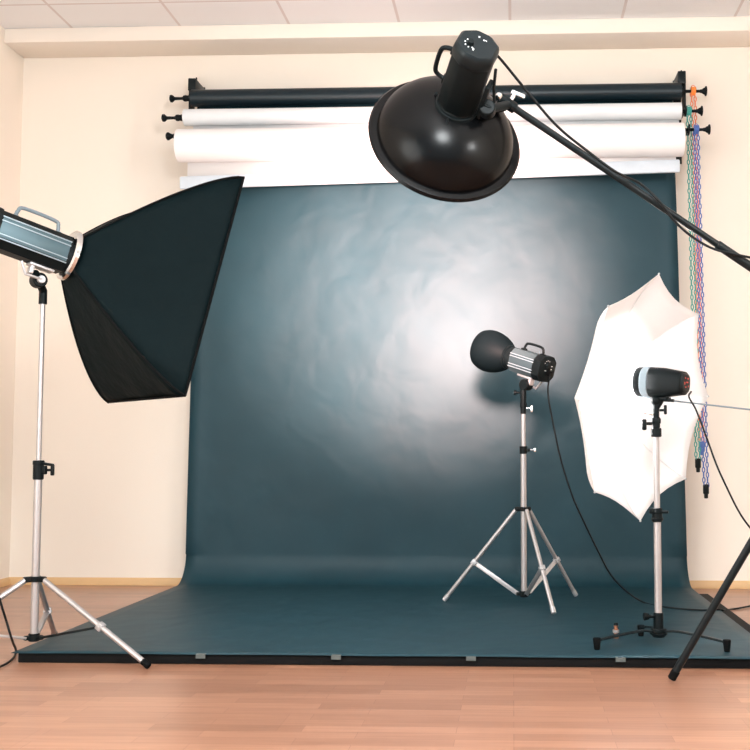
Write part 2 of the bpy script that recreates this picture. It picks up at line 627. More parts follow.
# wall brackets: a plate and three hooks reaching further the lower they stand
def bracket(x, label, cs):
    r = thing('roll_bracket', (x, 0, z3 - 0.05), label, 'bracket', 'wall brackets of the paper rolls')
    p = MB(Matrix.Translation(-Vector(r.location)))
    p.box((x, -0.004, (z1 + z3) / 2 + 0.05), (0.045, 0.008, z1 - z3 + 0.16), 0.002)
    p.box((x, -0.024, z1 + 0.100), (0.008, 0.045, 0.034), 0.002)
    p.build('wall_plate', M['black_metal'], r)
    p = MB(Matrix.Translation(-Vector(r.location)))
    p.box((x + cs * .022, -0.030, z1 + 0.145), (0.008, 0.010, 0.07), 0.002)
    p.tube([(x + cs * .022, -0.034, z1 + .120), (x + cs * .022, -0.050, z1 + .118)], .006, 10)
    p.build('screw_clip', M['black_metal'], r)
    for (y, z, rr) in ((Y1, z1, .024), (Y2, z2, .024), (Y3, z3k, .024)):
        h = MB(Matrix.Translation(-Vector(r.location)))
        pts = [(x, -0.006, z + .050), (x, y * 0.45, z + .010)]
        for k in range(7):
            a = math.pi + k / 6 * math.pi
            pts.append((x, y - math.cos(a) * -(rr) * 1.0, z + math.sin(a) * rr))
        pts.append((x, y - rr - .004, z + .016))
        sp = smooth_path(pts, 4)
        for q in range(len(sp) - 1):
            h.bar(sp[q], sp[q + 1] + (sp[q + 1] - sp[q]) * .15, .012, .008, 0.0008, up=(1, 0, 0))
        h.build('hook', M['black_metal'], r)
    # upper lug visible above the dark roll
    h = MB(Matrix.Translation(-Vector(r.location)))
    h.box((x, Y1 * 0.5, z1 + 0.085), (0.044, -Y1 * .9, 0.070), .004)
    h.box((x + cs * .020, Y1 * .6, z1 + .03), (.010, .09, .20), .003)
    h.build('lug', M['black_metal'], r)
    return r


bracket(x1a - 0.006, 'black three-hook wall bracket at the left end of the paper rolls', -1)
bracket(x1b + 0.008, 'black three-hook wall bracket at the right end of the paper rolls', 1)


# chains hanging from the chain wheels
def chain(px_bot, py_bot, x, y, z, m, label, weight_m, gap=0.0185, pitch=0.0262):
    pb = at(px_bot, py_bot, y + DW)
    zb, xb = pb.z, pb.x
    r = thing('pull_chain', (x, y, zb - .03), label, 'chain', 'plastic pull chains on the right wall')
    L = z - zb
    mb = MB(Matrix.Translation(-Vector(r.location)))
    n = int(L / pitch)
    for sgn in (-1, 1):
        for k in range(n):
            zc = z - pitch * (k + 0.5)
            sway = 0.0006 * math.sin(k * .35 + sgn) + (xb - x) * (z - zc) / L
            flat = (k + (sgn > 0)) % 2
            ring = []
            hw, hh = .0066, pitch * 0.55
            for q in range(8):
                a = 2 * math.pi * q / 8
                dx, dz = hw * math.cos(a), hh * math.sin(a)
                ring.append((x + sgn * gap / 2 + sway + (dx if flat else 0), y + (0 if flat else dx) - 0.0, zc + dz))
            ring.append(ring[0])
            mb.tube(ring, .0031, 6, caps=False)
    # the loop over the wheel
    pts = []
    for k in range(9):
        a = math.pi * k / 8
        pts.append((x - math.cos(a) * gap / 2, y, z + math.sin(a) * .012))
    mb.tube(pts, .002, 6)
    mb.build('links', m, r)
    w = MB(Matrix.Translation(-Vector(r.location)))
    w.box((xb, y, zb + .004), (.030, .020, .052), .006)
    w.box((xb, y, zb - .030), (.020, .016, .028), .005)
    w.build('chain_weight', weight_m, r)
    return r


xc1, xc2, xc3 = x1b + .066, x2b + .042, x3b + .070
chain(702, 447, xc1, Y1, z1 + .022, M['coral'], 'orange plastic pull chain hanging between the teal and the blue chain', M['blue'])
chain(698, 464, xc2, Y2, z2 + .020, M['teal'], 'teal plastic pull chain hanging leftmost beside the white umbrella', M['black'])
chain(706, 490, xc3, Y3, z3k + .020, M['blue'], 'blue plastic pull chain hanging rightmost and lowest on the wall', M['black'])


# ------------------------------------------------------------------ light stands
def tripod(name, base, label, collar_z, col_bot, feet, sections, clamps, rl=0.0105, brace_t=0.57, mleg=None, dark_brace=None, group=None, cat='light stand', foot_m=None):
    """base: floor point under the column; feet: world points; sections: (z0,z1,r); clamps: (z, r, side, style)"""
    mleg = mleg or M['silver']
    r = thing(name, base, label, cat, group)
    T = Matrix.Translation(-Vector(base))
    bx, by = base[0], base[1]
    nm = ['lower_pole', 'middle_pole', 'upper_pole']
    for i, (z0, z1_, rr) in enumerate(sections):
        MB(T).cyl((bx, by, z0), (bx, by, z1_), rr).build(nm[min(i, 2)], mleg, r)
    cr = sections[0][2]
    cb = MB(T)
    cb.cyl((bx, by, collar_z - .010), (bx, by, collar_z + .010), cr + .006)
    dirs = []
    for f in feet:
        d = (Vector(f) - Vector((bx, by, 0)))
        d.z = 0
        d.normalize()
        dirs.append(d)
        cb.bar(Vector((bx, by, collar_z)) + d * cr, Vector((bx, by, collar_z)) + d * (cr + .028), .022, .020, .004)
    cb.build('leg_collar', M['black'], r)
    hb = MB(T)
    hb.cyl((bx, by, col_bot - .004), (bx, by, col_bot + .024), cr + .006)
    for d in dirs:
        hb.bar(Vector((bx, by, col_bot + .010)) + d * cr, Vector((bx, by, col_bot + .010)) + d * (cr + .022), .018, .016, .003)
    hb.build('brace_hub', M['black'], r)
    for fi, (f, d) in enumerate(zip(feet, dirs)):
        top = Vector((bx, by, collar_z - .002)) + d * (cr + .022)
        ft = Vector(f)
        u = (ft - top).normalized()
        tip = ft + Vector((0, 0, rl * 0.85))
        lg = MB(T).cyl(top, tip - u * .03, rl).build('leg', mleg, r)
        MB(T).cyl(tip - u * .032, tip, rl + .0018).build('rubber_foot', foot_m or M['black_matte'], lg)
        pt = top + (tip - top) * brace_t
        b0 = Vector((bx, by, col_bot + .010)) + d * (cr + .016)
        side = u.cross(Vector((0, 0, 1))).normalized()
        bb = MB(T)
        bb.bar(b0, pt, .020, .009, .0015, up=u.cross(side))
        bb.build('brace', M['black_metal'] if dark_brace == fi else mleg, r)
        pv = MB(T)
        pv.cyl(pt - side * .016, pt + side * .016, .0045, n=12)
        pv.bar(pt - u * .012, pt + u * .012, rl * 2 + .006, rl * 2 + .006, .002)
        pv.build('brace_joint', M['silver_dull'], r)
    for (z, rr, ang, style) in clamps:
        cl = MB(T)
        hh = .035 if style == 'lever' else .018
        cl.cyl((bx, by, z - hh), (bx, by, z + hh), rr + .005)
        cl.cyl((bx, by, z + hh * .5), (bx, by, z + hh), rr + .0065)
        dv = Vector((math.cos(ang), math.sin(ang), 0))
        c0 = Vector((bx, by, z))
        cl.bar(c0 + dv * rr, c0 + dv * (rr + .018), .016, hh * .9, .003)
        c = cl.build('clamp', M['black'], r)
        kb = MB(T)
        kb.cyl(c0 + dv * (rr + .02), c0 + dv * (rr + .034), .005, n=12)
        kb.box(c0 + dv * (rr + .042), (.012, .012, hh * 1.15), .003, rot=Matrix.Rotation(ang, 3, 'Z'))
        if style == 'lever':
            kb.bar(c0 + Vector((0, 0, .024)) + dv * rr, c0 + Vector((0, 0, .018)) + dv * (rr + .045), .016, .010, .003)
        kb.build('clamp_knob', M['black'] if style == 'lever' else M['chrome'], c)
    return r


# left stand
fA = onz(149, 669, 0)
fB = onz(55, 638, 0)
mid = (fA + fB) / 2
dv = (fB - fA)
perp = Vector((dv.y, -dv.x, 0)).normalized() * -1
side = dv.length
cen = mid + perp * side * 0.2887
if cen.x > mid.x:
    perp = -perp
    cen = mid + perp * side * 0.2887
fC = mid + perp * side * 0.866
LB = Vector((cen.x, cen.y, 0))
DL = LB.y + DW
# keep the pole where it stands in view
LB.x = at(35, 600, DL).x
zc = at(35, 579, DL).z
zclamp = at(37, 470, DL).z
ztopL = at(41, 292, DL).z
left_stand = tripod('light_stand', LB, 'silver tripod light stand at the left holding the big softbox', zc, at(35, 640, DL).z, [fA, fB, fC],
                    [(at(35, 640, DL).z, zclamp, .0142), (zclamp - .02, ztopL, .0092)],
                    [(zclamp, .0142, R(-8), 'lever')], rl=0.0102, brace_t=0.55, dark_brace=0, group='silver tripod light stands')

# centre stand
f1 = onz(444, 602, ZP); f2 = onz(554, 615.5, ZP); f3 = onz(576, 597, ZP)
cen = (f1 + f2 + f3) / 3
CB = Vector((at(524, 600, cen.y + DW).x, cen.y, ZP))
DC = CB.y + DW
center_stand = tripod('light_stand', CB, 'silver tripod light stand in the middle of the dark paper sweep', at(524, 509, DC).z, at(523, 596, DC).z, [f1, f2, f3],
                      [(at(524, 597, DC).z, at(525, 449, DC).z, .0140), (at(525, 452, DC).z, at(525, 402, DC).z, .0108)],
                      [(at(525, 450, DC).z, .0128, R(-5), 'wing')], rl=0.0096, brace_t=0.58, foot_m=M['silver_dull'], group='silver tripod light stands')
# black top sleeve with its two chrome wing screws
T = Matrix.Translation(-CB)
s_ = MB(T)
zt0, zt1 = at(525, 414, DC).z, at(525, 388, DC).z
s_.cyl((CB.x, CB.y, zt0), (CB.x, CB.y, zt1), .0135)
s_.cyl((CB.x, CB.y, zt0 + .03), (CB.x, CB.y, zt0 + .055), .0165)
sl = s_.build('top_sleeve', M['black'], center_stand)
k_ = MB(T)
k_.cyl((CB.x + .014, CB.y, zt0 + .028), (CB.x + .036, CB.y, zt0 + .028), .005, n=12)
k_.box((CB.x + .040, CB.y, zt0 + .024), (.012, .008, .034), .003)
k_.build('wing_screw', M['chrome'], sl)
k_ = MB(T)
k_.cyl((CB.x - .038, CB.y, zt1 - .022), (CB.x - .012, CB.y, zt1 - .022), .005, n=12)
k_.cyl((CB.x - .046, CB.y, zt1 - .022), (CB.x - .032, CB.y, zt1 - .022), .011, n=14)
k_.build('tilt_knob', M['black'], sl)

# low stand at the right
g1 = onz(597, 650, ZP); g2 = onz(727, 652, ZP); g3 = onz(641, 636.5, ZP)
cen = (g1 + g2 + g3) / 3
RBx = at(658.5, 630, cen.y + DW).x
RB = Vector((RBx, cen.y, ZP))
DR = RB.y + DW
right_stand = thing('low_light_stand', RB, 'silver pole light stand on low black legs, right of the dark paper sweep', 'light stand')
T = Matrix.Translation(-RB)
zh = at(657, 631, DR).z
zj = at(659, 515, DR).z
ztopR = at(659, 436, DR).z
MB(T).cyl((RB.x, RB.y, zh), (RB.x, RB.y, zj), .0138).build('lower_pole', M['silver'], right_stand)
MB(T).cyl((RB.x, RB.y, zj), (RB.x, RB.y, ztopR), .0112).build('upper_pole', M['silver'], right_stand)
b_ = MB(T)
b_.cyl((RB.x, RB.y, zh - .012), (RB.x, RB.y, at(657, 612.5, DR).z), .0185)
b_.cyl((RB.x, RB.y, zh - .006), (RB.x, RB.y, zh + .010), .030)
b_.cyl((RB.x, RB.y, zh - .022), (RB.x, RB.y, zh - .006), .024, .034)
hubR = b_.build('base_collar', M['black'], right_stand)
zk = at(650, 616, DR).z
MB(T).cyl((RB.x - .040, RB.y - .012, zk), (RB.x - .014, RB.y - .004, zk), .006, n=12).cyl((RB.x - .056, RB.y - .014, zk), (RB.x - .036, RB.y - .011, zk), .015, .012, n=14).build('collar_knob', M['black'], hubR)
for g in (g1, g2, g3):
    d = Vector((g.x - RB.x, g.y - RB.y, 0))
    Ld = d.length
    d.normalize()
    pts = [Vector((RB.x, RB.y, zh)) + d * .020]
    pts += [Vector((RB.x, RB.y, zh + .004)) + d * (Ld * .3), Vector((RB.x, RB.y, ZP + .046)) + d * (Ld * .72), Vector((g.x, g.y, ZP + .036)) - d * .01]
    sp = smooth_path(pts, 5)
    lm = MB(T)
    for q in range(len(sp) - 1):
        lm.bar(sp[q], sp[q + 1] + (sp[q + 1] - sp[q]) * .12, .020, .008, .001)
    lg = lm.build('leg', M['black_metal'], right_stand)
    MB(T).tube([(g.x, g.y, ZP + .0002), (g.x, g.y, ZP + .004), (g.x, g.y, ZP + .040), (g.x, g.y, ZP + .044)], [.009, .0105, .0150, .013], 16).build('rubber_foot', M['black_matte'], lg)
jm = MB(T)
jm.cyl((RB.x, RB.y, zj - .026), (RB.x, RB.y, zj + .026), .0195)
jm.cyl((RB.x, RB.y, zj + .006), (RB.x, RB.y, zj + .018), .0225)
jm.cyl((RB.x, RB.y, zj - .020), (RB.x, RB.y, zj - .010), .0225)
jo = jm.build('clamp', M['black'], right_stand)
MB(T).cyl((RB.x + .012, RB.y - .01, zj + .012), (RB.x + .040, RB.y - .016, zj + .012), .006, n=12).build('clamp_knob', M['black'], jo)
MB(T).box((RB.x - .022, RB.y - .012, zj + .016), (.018, .012, .022), .004).build('clamp_lug', M['black'], jo)

# umbrella clamp on top of the low stand
zu0, zu1 = at(658, 437, DR).z, at(659, 401, DR).z
u_ = MB(T)
u_.cyl((RB.x, RB.y, zu0), (RB.x, RB.y, zu0 + .034), .0200)
u_.cyl((RB.x, RB.y, zu0 + .034), (RB.x, RB.y, zu0 + .075), .0150)
u_.cyl((RB.x, RB.y, zu0 + .060), (RB.x, RB.y, zu1 + .002), .0125)
u_.box((RB.x, RB.y, zu0 + .060), (.034, .030, .022), .005)
uo = u_.build('tilt_clamp', M['black'], right_stand)
MB(T).cyl((RB.x - .016, RB.y - .006, zu0 + .050), (RB.x - .048, RB.y - .014, zu0 + .050), .006, n=12).box((RB.x - .046, RB.y - .014, zu0 + .046), (.018, .014, .042), .005).build('clamp_lever', M['black'], uo)
MB(T).bar((RB.x - .012, RB.y - .008, zu0 + .084), (RB.x - .052, RB.y - .014, zu0 + .092), .012, .009, .003).build('clamp_lever', M['chrome'], uo)
MB(T).cyl((RB.x + .012, RB.y - .006, zu0 + .100), (RB.x + .030, RB.y - .008, zu0 + .100), .005, n=12).box((RB.x + .034, RB.y - .009, zu0 + .102), (.012, .010, .036), .004).build('wing_screw', M['black'], uo)


# ------------------------------------------------------------------ flash heads
def octo(hy, hz, c):
    return [(-hy, -hz + c), (-hy, hz - c), (-hy + c, hz), (hy - c, hz), (hy, hz - c), (hy, -hz + c), (hy - c, -hz), (-hy + c, -hz)]


def handle(mb, x0, x1, z0, h, w=.016, r=.007):
    pts = [(x0, 0, z0 - .004), (x0 + .004, 0, z0 + h * .6), (x0 + .022, 0, z0 + h), (x1 - .022, 0, z0 + h), (x1 - .004, 0, z0 + h * .6), (x1, 0, z0 - .004)]
    mb.tube(smooth_path(pts, 5), r, 10)
    mb.box((x0, 0, z0), (.022, .024, .014), .003)
    mb.box((x1, 0, z0), (.022, .024, .014), .003)
    return mb


def yoke(root, Fm, mount, hz, x=0.0, m=None, hy=.07):
    """U bracket from the stand top to the head: local strap under the body and a tilt joint"""
    m = m or M['black']
    y_ = MB(Fm)
    y_.box((x, 0, -hz - .006), (.090, .050, .010), .003)
    y_.box((x - .030, 0, -hz - .024), (.016, .034, .034), .004)
    o1 = y_.build('mount_plate', M['silver_dull'], root)
    mt = rel(root, mount)
    j = MB()
    tgt = Fm @ Vector((x - .012, 0, -hz - .030))
    j.tube([mt + Vector((0, 0, -.045)), mt + Vector((0, 0, .004)), tgt], [.0150, .0150, .0135], 14)
    yv = (Fm.to_3x3() @ Vector((0, 1, 0)))
    mc = mt + (tgt - mt) * .6
    j.cyl(mc - yv * .024, mc + yv * .024, .027)
    o2 = j.build('tilt_joint', m, root)
    k = MB()
    k.cyl(mc - yv * .040, mc - yv * .020, .014, n=16)
    k.tube([mc - yv * .036, Fm @ Vector((x - .050, -.022, -hz - .052)), Fm @ Vector((x - .075, -.022, -hz - .012))], .0055, 10)
    k.build('tilt_lever', M['silver_dull'] if m is M['black'] else m, o2)


def mono_head(root, Fm, L, hy, hz, ch, side_m, rl=.040, detail=True):
    """monobloc head: extruded housing, dark front ring, dark control panel at the back. local X forward; housing -L/2..L/2"""
    b = MB(Fm)
    b.prism([(-L / 2, octo(hy, hz, ch)), (L / 2, octo(hy, hz, ch))])
    body = b.build('housing', side_m[0], root)
    # anodised side panels with rails
    for s in (-1, 1):
        p = MB(Fm)
        p.box((0, s * (hy + .001), (hz - ch) * .05), (L * .96, .004, (hz - ch) * 1.75), .0015)
        po = p.build('side_panel', side_m[1], root)
        q = MB(Fm)
        for zz in (-.95, -.55, .62, .98):
            q.box((0, s * (hy + .0035), (hz - ch) * zz), (L * .97, .004, .0042), .001)
        q.build('rail', side_m[2], po)
    f = MB(Fm)
    rf = max(hy, hz) * .98
    f.lathe([(L / 2 - .004, .01), (L / 2 - .004, rf * .96), (L / 2 + .004, rf), (L / 2 + rl - .006, rf), (L / 2 + rl, rf * .92), (L / 2 + rl, .01)], 40)
    f.build('front_ring', M['black'], root)
    bk = MB(Fm)
    o1, o2, o3 = octo(hy + .004, hz + .004, ch + .002), octo(hy + .005, hz + .005, ch + .002), octo(hy - .012, hz - .012, ch)
    bk.prism([(-L / 2 - .046, o3), (-L / 2 - .040, o1), (-L / 2 - .004, o2), (-L / 2 + .006, o1)])
    back = bk.build('control_panel', M['black'], root)
    if detail:
        xb = -L / 2 - .047
        d = MB(Fm)
        d.lathe([(xb - .012, .001), (xb - .012, .013), (xb + .002, .015), (xb + .002, .001)], 18)
        d.v = [v + (Fm.to_3x3() @ Vector((0, hy * .25, hz * .40))) for v in d.v]
        d.build('dial', M['black_metal'], back)
        mk = MB(Fm)
        for a in range(5):
            t = R(20 + a * 35)
            mk.box((xb, hy * .25 + .020 * math.cos(t), hz * .40 + .020 * math.sin(t)), (.0012, .003, .003))
        mk.box((xb, -hy * .38, hz * .30), (.0012, .012, .004))
        mk.box((xb, -hy * .38, hz * .05), (.0012, .005, .005))
        mk.box((xb, hy * .35, -hz * .10), (.0012, .010, .003))
        mk.box((xb, -hy * .05, -hz * .42), (.0012, .006, .006))
        mk.build('panel_mark', M['white_mark'], back)
        s = MB(Fm)
        s.box((xb - .004, -hy * .15, -hz * .30), (.012, .026, .022), .003)
        s.build('power_socket', M['black_matte'], back)
    return body, back


# ---- left head with the softbox
aL = Vector((math.cos(R(14.9)) * math.sin(R(48.1)), math.cos(R(14.9)) * math.cos(R(48.1)), -math.sin(R(14.9))))
nb = at(186, 396, 3.90)                       # near bottom corner of the box's mouth
uL = frame((0, 0, 0), aL).to_3x3() @ Vector((0, 0, 1))
wL = frame((0, 0, 0), aL).to_3x3() @ Vector((0, -1, 0))      # towards the near side
SBW, SBH, SBD = .72, .86, .423
rim_c = nb + uL * SBH / 2 - wL * SBW / 2
ring_c = rim_c - aL * SBD
head_c = ring_c - aL * .155 - Vector((0, 0, .008))
mountL = Vector((LB.x, LB.y, ztopL + .0))
flL = thing('flash_head', mountL, 'blue-grey studio flash head at the left edge, behind the big black softbox', 'flash head', 'studio flash heads')
Fm = rframe(flL, head_c, aL)
mono_head(flL, Fm, .26, .060, .068, .026, (M['black'], M['panel'], M['panel_light']), rl=.022)
handle(MB(Fm), -.074, .084, .070, .042).build('handle', M['grey_plastic'], flL)
yoke(flL, Fm, mountL, .068, x=.062)

sb = thing('softbox', ring_c, 'big black square softbox on the left stand, aimed right and down', 'softbox')
Fs = rframe(sb, ring_c, aL)


def sb_half(t):
    e = 1 - (1 - t) ** 1.36
    return e


NT, NU = 18, 12
for q in range(4):
    vs, fs = [], []
    for i in range(NT + 1):
        t = i / NT
        e = sb_half(t)
        hy = .062 + (SBW / 2 - .062) * e
        hz = .062 + (SBH / 2 - .062) * e
        x = .004 + (SBD - .004) * t
        for j in range(NU + 1):
            s = -1 + 2 * j / NU
            sag = 1 - .035 * (1 - s * s) * math.sin(math.pi * min(1, t * 1.05)) - .012 * (1 - s * s)
            pk = 1 + (.010 * math.sin(s * 30 + q) if .86 < t < .97 else 0) + .004 * math.sin(s * 9 + t * 11 + q * 2) * t * (1 - t) * 4
            if q == 0:
                p = (x, s * hy, hz * sag * pk)
            elif q == 1:
                p = (x, -hy * sag * pk, s * hz)
            elif q == 2:
                p = (x, -s * hy, -hz * sag * pk)
            else:
                p = (x, hy * sag * pk, -s * hz)
            vs.append(p)
    for i in range(NT):
        for j in range(NU):
            a = i * (NU + 1) + j
            fs.append((a, a + 1, a + NU + 2, a + NU + 1))
    MB(Fs).add(vs, fs).build('fabric_panel', M['fabric'], sb, ang=60, solid=.003)
# seams along the four rods, mouth binding, diffuser
for (sy, sz) in ((1, 1), (1, -1), (-1, 1), (-1, -1)):
    pts = []
    for i in range(NT + 1):
        t = i / NT
        e = sb_half(t)
        pts.append((.004 + (SBD - .004) * t, sy * (.062 + (SBW / 2 - .062) * e), sz * (.062 + (SBH / 2 - .062) * e)))
    MB(Fs).tube(pts, .005, 8).build('seam', M['black_matte'], sb)
hy, hz = SBW / 2, SBH / 2
rim = MB(Fs)
for a, b in (((-hy, -hz), (hy, -hz)), ((hy, -hz), (hy, hz)), ((hy, hz), (-hy, hz)), ((-hy, hz), (-hy, -hz))):
    rim.bar((SBD - .004, a[0], a[1]), (SBD - .004, b[0], b[1]), .007, .010, .002, up=(1, 0, 0))
rim.build('mouth_binding', M['black_matte'], sb)
MB(Fs).box((SBD - .045, 0, 0), (.002, SBW * .89, SBH * .89)).build('front_diffuser', M['diffuser'], sb)
MB(Fs).lathe([(-.016, .068), (-.016, .088), (-.010, .096), (.002, .096), (.008, .088), (.008, .068)], 48, closed=True).build('speed_ring', M['chrome'], sb)
for k in range(4):
    a = R(45 + 90 * k)
    MB(Fs).cyl((-.010, .086 * math.cos(a), .086 * math.sin(a)), (.022, .078 * math.cos(a), .078 * math.sin(a)), .007, n=12).build('rod_socket', M['chrome'], sb)

# ---- centre head with its dark background reflector
aC = Vector((-math.cos(R(17)) * math.sin(R(50)), math.cos(R(17)) * math.cos(R(50)), math.sin(R(17))))
mountC = Vector((CB.x, CB.y, at(525, 389, DC).z))
hcC = at(528.5, 363.5, DC - .0)
flC = thing('flash_head', mountC, 'pale grey flash head on the middle stand, black cable hanging from its back', 'flash head', 'studio flash heads')
Fm = rframe(flC, hcC, aC)
mono_head(flC, Fm, .155, .056, .056, .024, (M['panel_soft'], M['panel_mid'], M['panel_light']))
handle(MB(Fm), -.075, .045, .058, .034, r=.006).build('handle', M['black'], flC)
yoke(flC, Fm, mountC, .056, x=-.01)
rC = hcC + aC * (.155 / 2 + .038)
refl = thing('background_reflector', rC, 'dark egg-shaped reflector on the front of the middle flash head', 'reflector')
Fr = rframe(refl, rC, aC)
outer = [(0, .054), (.010, .056), (.020, .064), (.045, .080), (.075, .093), (.105, .101), (.135, .104), (.165, .101), (.185, .094)]
inner = [(.183, .091), (.165, .097), (.135, .100), (.105, .097), (.075, .089), (.045, .076), (.020, .060), (.010, .052), (0, .050)]
MB(Fr).lathe(outer + inner, 48, closed=True).build('shell', M['reflector'], refl)
MB(Fr).lathe([(.006, .0535), (.006, .0575), (.014, .0585), (.018, .0570), (.018, .0535)], 48, closed=True).build('rim_band', M['black'], refl)
MB(Fr).lathe([(-.004, .001), (-.004, .020), (.030, .020), (.045, .014), (.050, .001)], 20).build('flash_tube_cover', M['glass'], refl)

# ---- right head
aR = Vector((-math.cos(R(4)) * math.sin(R(58)), math.cos(R(4)) * math.cos(R(58)), math.sin(R(4)) * 1.0))
mountR = Vector((RB.x, RB.y, zu1))
hcR = at(662, 382.5, DR)
flR = thing('flash_head', mountR, 'rounded black flash head on the low stand in front of the white umbrella', 'flash head', 'studio flash heads')
Fm = rframe(flR, hcR, aR)
rr = .058


def rsq(hy, hz, n=28, p=3.2):
    out = []
    for k in range(n):
        a = 2 * math.pi * k / n
        c, s = math.cos(a), math.sin(a)
        out.append((hy * math.copysign(abs(c) ** (2 / p), c), hz * math.copysign(abs(s) ** (2 / p), s)))
    return out


Fm = Fm @ Matrix.Diagonal((.78, 1, 1, 1))
MB(Fm).prism([(-.118, rsq(.040, .038)), (-.112, rsq(.046, .044)), (-.02, rsq(.055, .055)), (.046, rsq(.057, .057)), (.052, rsq(.054, .054))]).build('housing', M['black'], flR)
MB(Fm).prism([(.050, rsq(.0555, .0555, p=2.4)), (.054, rsq(.058, .058, p=2.4)), (.086, rsq(.058, .058, p=2.4)), (.090, rsq(.055, .055, p=2.4))]).build('front_band', M['grey_plastic'], flR)
fr = MB(Fm).lathe([(.088, .02), (.088, .054), (.096, .057), (.122, .056), (.128, .051), (.128, .044), (.112, .040), (.112, .001)], 40).build('front_ring', M['black'], flR)
MB(Fm).lathe([(.110, .001), (.110, .024), (.140, .024), (.148, .016), (.150, .001)], 20).build('flash_tube_cover', M['glass'], fr)
bk = MB(Fm).prism([(-.126, rsq(.034, .033)), (-.122, rsq(.038, .037)), (-.116, rsq(.040, .038))]).build('control_panel', M['black_metal'], flR)
mk = MB(Fm)
for (yy, zz, sy, sz) in ((-.012, .018, .012, .006), (.012, .020, .006, .006), (-.006, .004, .016, .005), (.016, .000, .006, .010), (-.018, -.010, .006, .006), (.006, -.014, .010, .005)):
    mk.box((-.1268, yy, zz), (.0016, sy, sz))
mk.build('panel_mark', M['red_mark'], bk)
lb = MB(Fm)
lb.box((-.005, 0, -.060), (.070, .044, .012), .003)
lb.box((-.040, 0, -.066), (.050, .020, .012), .003)
lb.build('mount_plate', M['black'], flR)
MB().cyl(Vector((0, 0, -.024)), Vector(Fm @ Vector((0, 0, -.062))), .014).sphere((0, 0, .002), .021).build('tilt_joint', M['black'], flR)

# ---- umbrella
nU = Vector((math.cos(R(7.4)) * math.sin(R(52.8)), -math.cos(R(7.4)) * math.cos(R(52.8)), -math.sin(R(7.4))))     # opening direction
DU = 4.25
ucen = at(649.6, 398.2, DU)
UR, UD = .477, .19
um = thing('umbrella', ucen - nU * UD, 'open white photo umbrella behind the right flash head', 'umbrella')
Fu = rframe(um, ucen, nU)
NG, NS, NW = 8, 12, 6
vs, fs = [], []
off = R(3)


def rib_pt(k, s):
    a = 2 * math.pi * k / NG + off
    r = UR * math.sin(s * 1.12) / math.sin(1.12)
    x = -UD + UD * (1 - math.cos(s * 1.12)) / (1 - math.cos(1.12))
    return Vector((x, r * math.cos(a), r * math.sin(a)))


for k in range(NG):
    base = len(vs)
    for i in range(NS + 1):
        s = i / NS
        for j in range(NW + 1):
            t = j / NW
            sc_ = s * (1 - .075 * 4 * t * (1 - t) * s)
            p = rib_pt(k, sc_).lerp(rib_pt(k + 1, sc_), t)
            p = p + Vector((.02 * s * 4 * t * (1 - t) * .5, 0, 0))
            vs.append(p)
    for i in range(NS):
        for j in range(NW):
            a = base + i * (NW + 1) + j
            fs.append((a, a + 1, a + NW + 2, a + NW + 1))
cp = MB(Fu).add(vs, fs).build('canopy', M['umbrella'], um, ang=25, solid=.0008)
for k in range(NG):
    pts = [rib_pt(k, s / 10) + Vector((.004, 0, 0)) for s in range(11)]
    rb = MB(Fu).tube(pts, .0013, 6).build('rib', M['white_mark'], um)
    MB(Fu).sphere(rib_pt(k, 1.0) , .0045, 10).build('rib_tip', M['silver_dull'], rb)
    MB(Fu).tube([Vector((.03, 0, 0)), rib_pt(k, .52) + Vector((.004, 0, 0))], .0009, 6).build('stretcher', M['white_mark'], um)
MB(Fu).cyl((-UD - .03, 0, 0), (.43, 0, 0), .0032, n=12).build('shaft', M['grey_plastic'], um)
MB(Fu).cyl((.015, 0, 0), (.045, 0, 0), .011, n=16).build('runner', M['white_mark'], um)
MB(Fu).cyl((-UD - .012, 0, 0), (-UD + .012, 0, 0), .012, n=16).build('ferrule', M['white_mark'], um)

# ------------------------------------------------------------------ boom arm, dish and its head
DB = 3.15
aD = Vector((-.28, .865, -.415)).normalized()
dc = at(445.5, 138.0, DB)                    # centre of the dish's mouth
DR_ = .2275
dish = thing('beauty_dish', dc - aD * .12, 'round glossy black beauty dish hanging from the boom arm', 'reflector dish')
Fd = rframe(dish, dc, aD)
out_p = [(-.142, .050)]
for k in range(13):
    t = R(15 + k * 5.6)
    out_p.append((-.144 + .144 * (1 - math.cos(t)) / (1 - math.cos(R(82.2))) * .93, .203 * math.sin(t) / math.sin(R(82.2))))
out_p += [(-.006, .2035), (-.006, .212), (-.003, .222), (.003, DR_), (.009, .2255), (.012, .216)]
in_p = [(.008, .206), (-.002, .199)] + [(p[0] + .004, p[1] - .005) for p in out_p[12:1:-1]] + [(-.137, .048)]
MB(Fd).lathe(out_p + in_p, 72, closed=True).build('shell', M['dish'], dish, ang=28)
MB(Fd).lathe([(-.147, .053), (-.147, .058), (-.144, .061), (-.136, .062), (-.134, .053)], 48, closed=True).build('mount_ring', M['black'], dish)
for k in range(4):
    a = R(30 + 90 * k)
    MB(Fd).cyl((-.146, .066 * math.cos(a), .066 * math.sin(a)), (-.128, .070 * math.cos(a), .076 * math.sin(a)), .003, n=10).build('mount_screw', M['black_metal'], dish)
MB(Fd).lathe([(-.045, .001), (-.045, .058), (-.042, .060), (-.041, .001)], 40).build('deflector_disc', M['dish_in'], dish)

hD = dc - aD * .252
clampD = at(497, 98, DB - .06)
flD = thing('flash_head', clampD, 'black hexagonal flash head on top of the round dish at the boom end', 'flash head', 'studio flash heads')
Fm = rframe(flD, hD, aD, up=(-.93, .30, .2))
hexp = lambda hy, hz: [(-hy, 0), (-hy * .62, hz), (hy * .62, hz), (hy, 0), (hy * .62, -hz), (-hy * .62, -hz)]


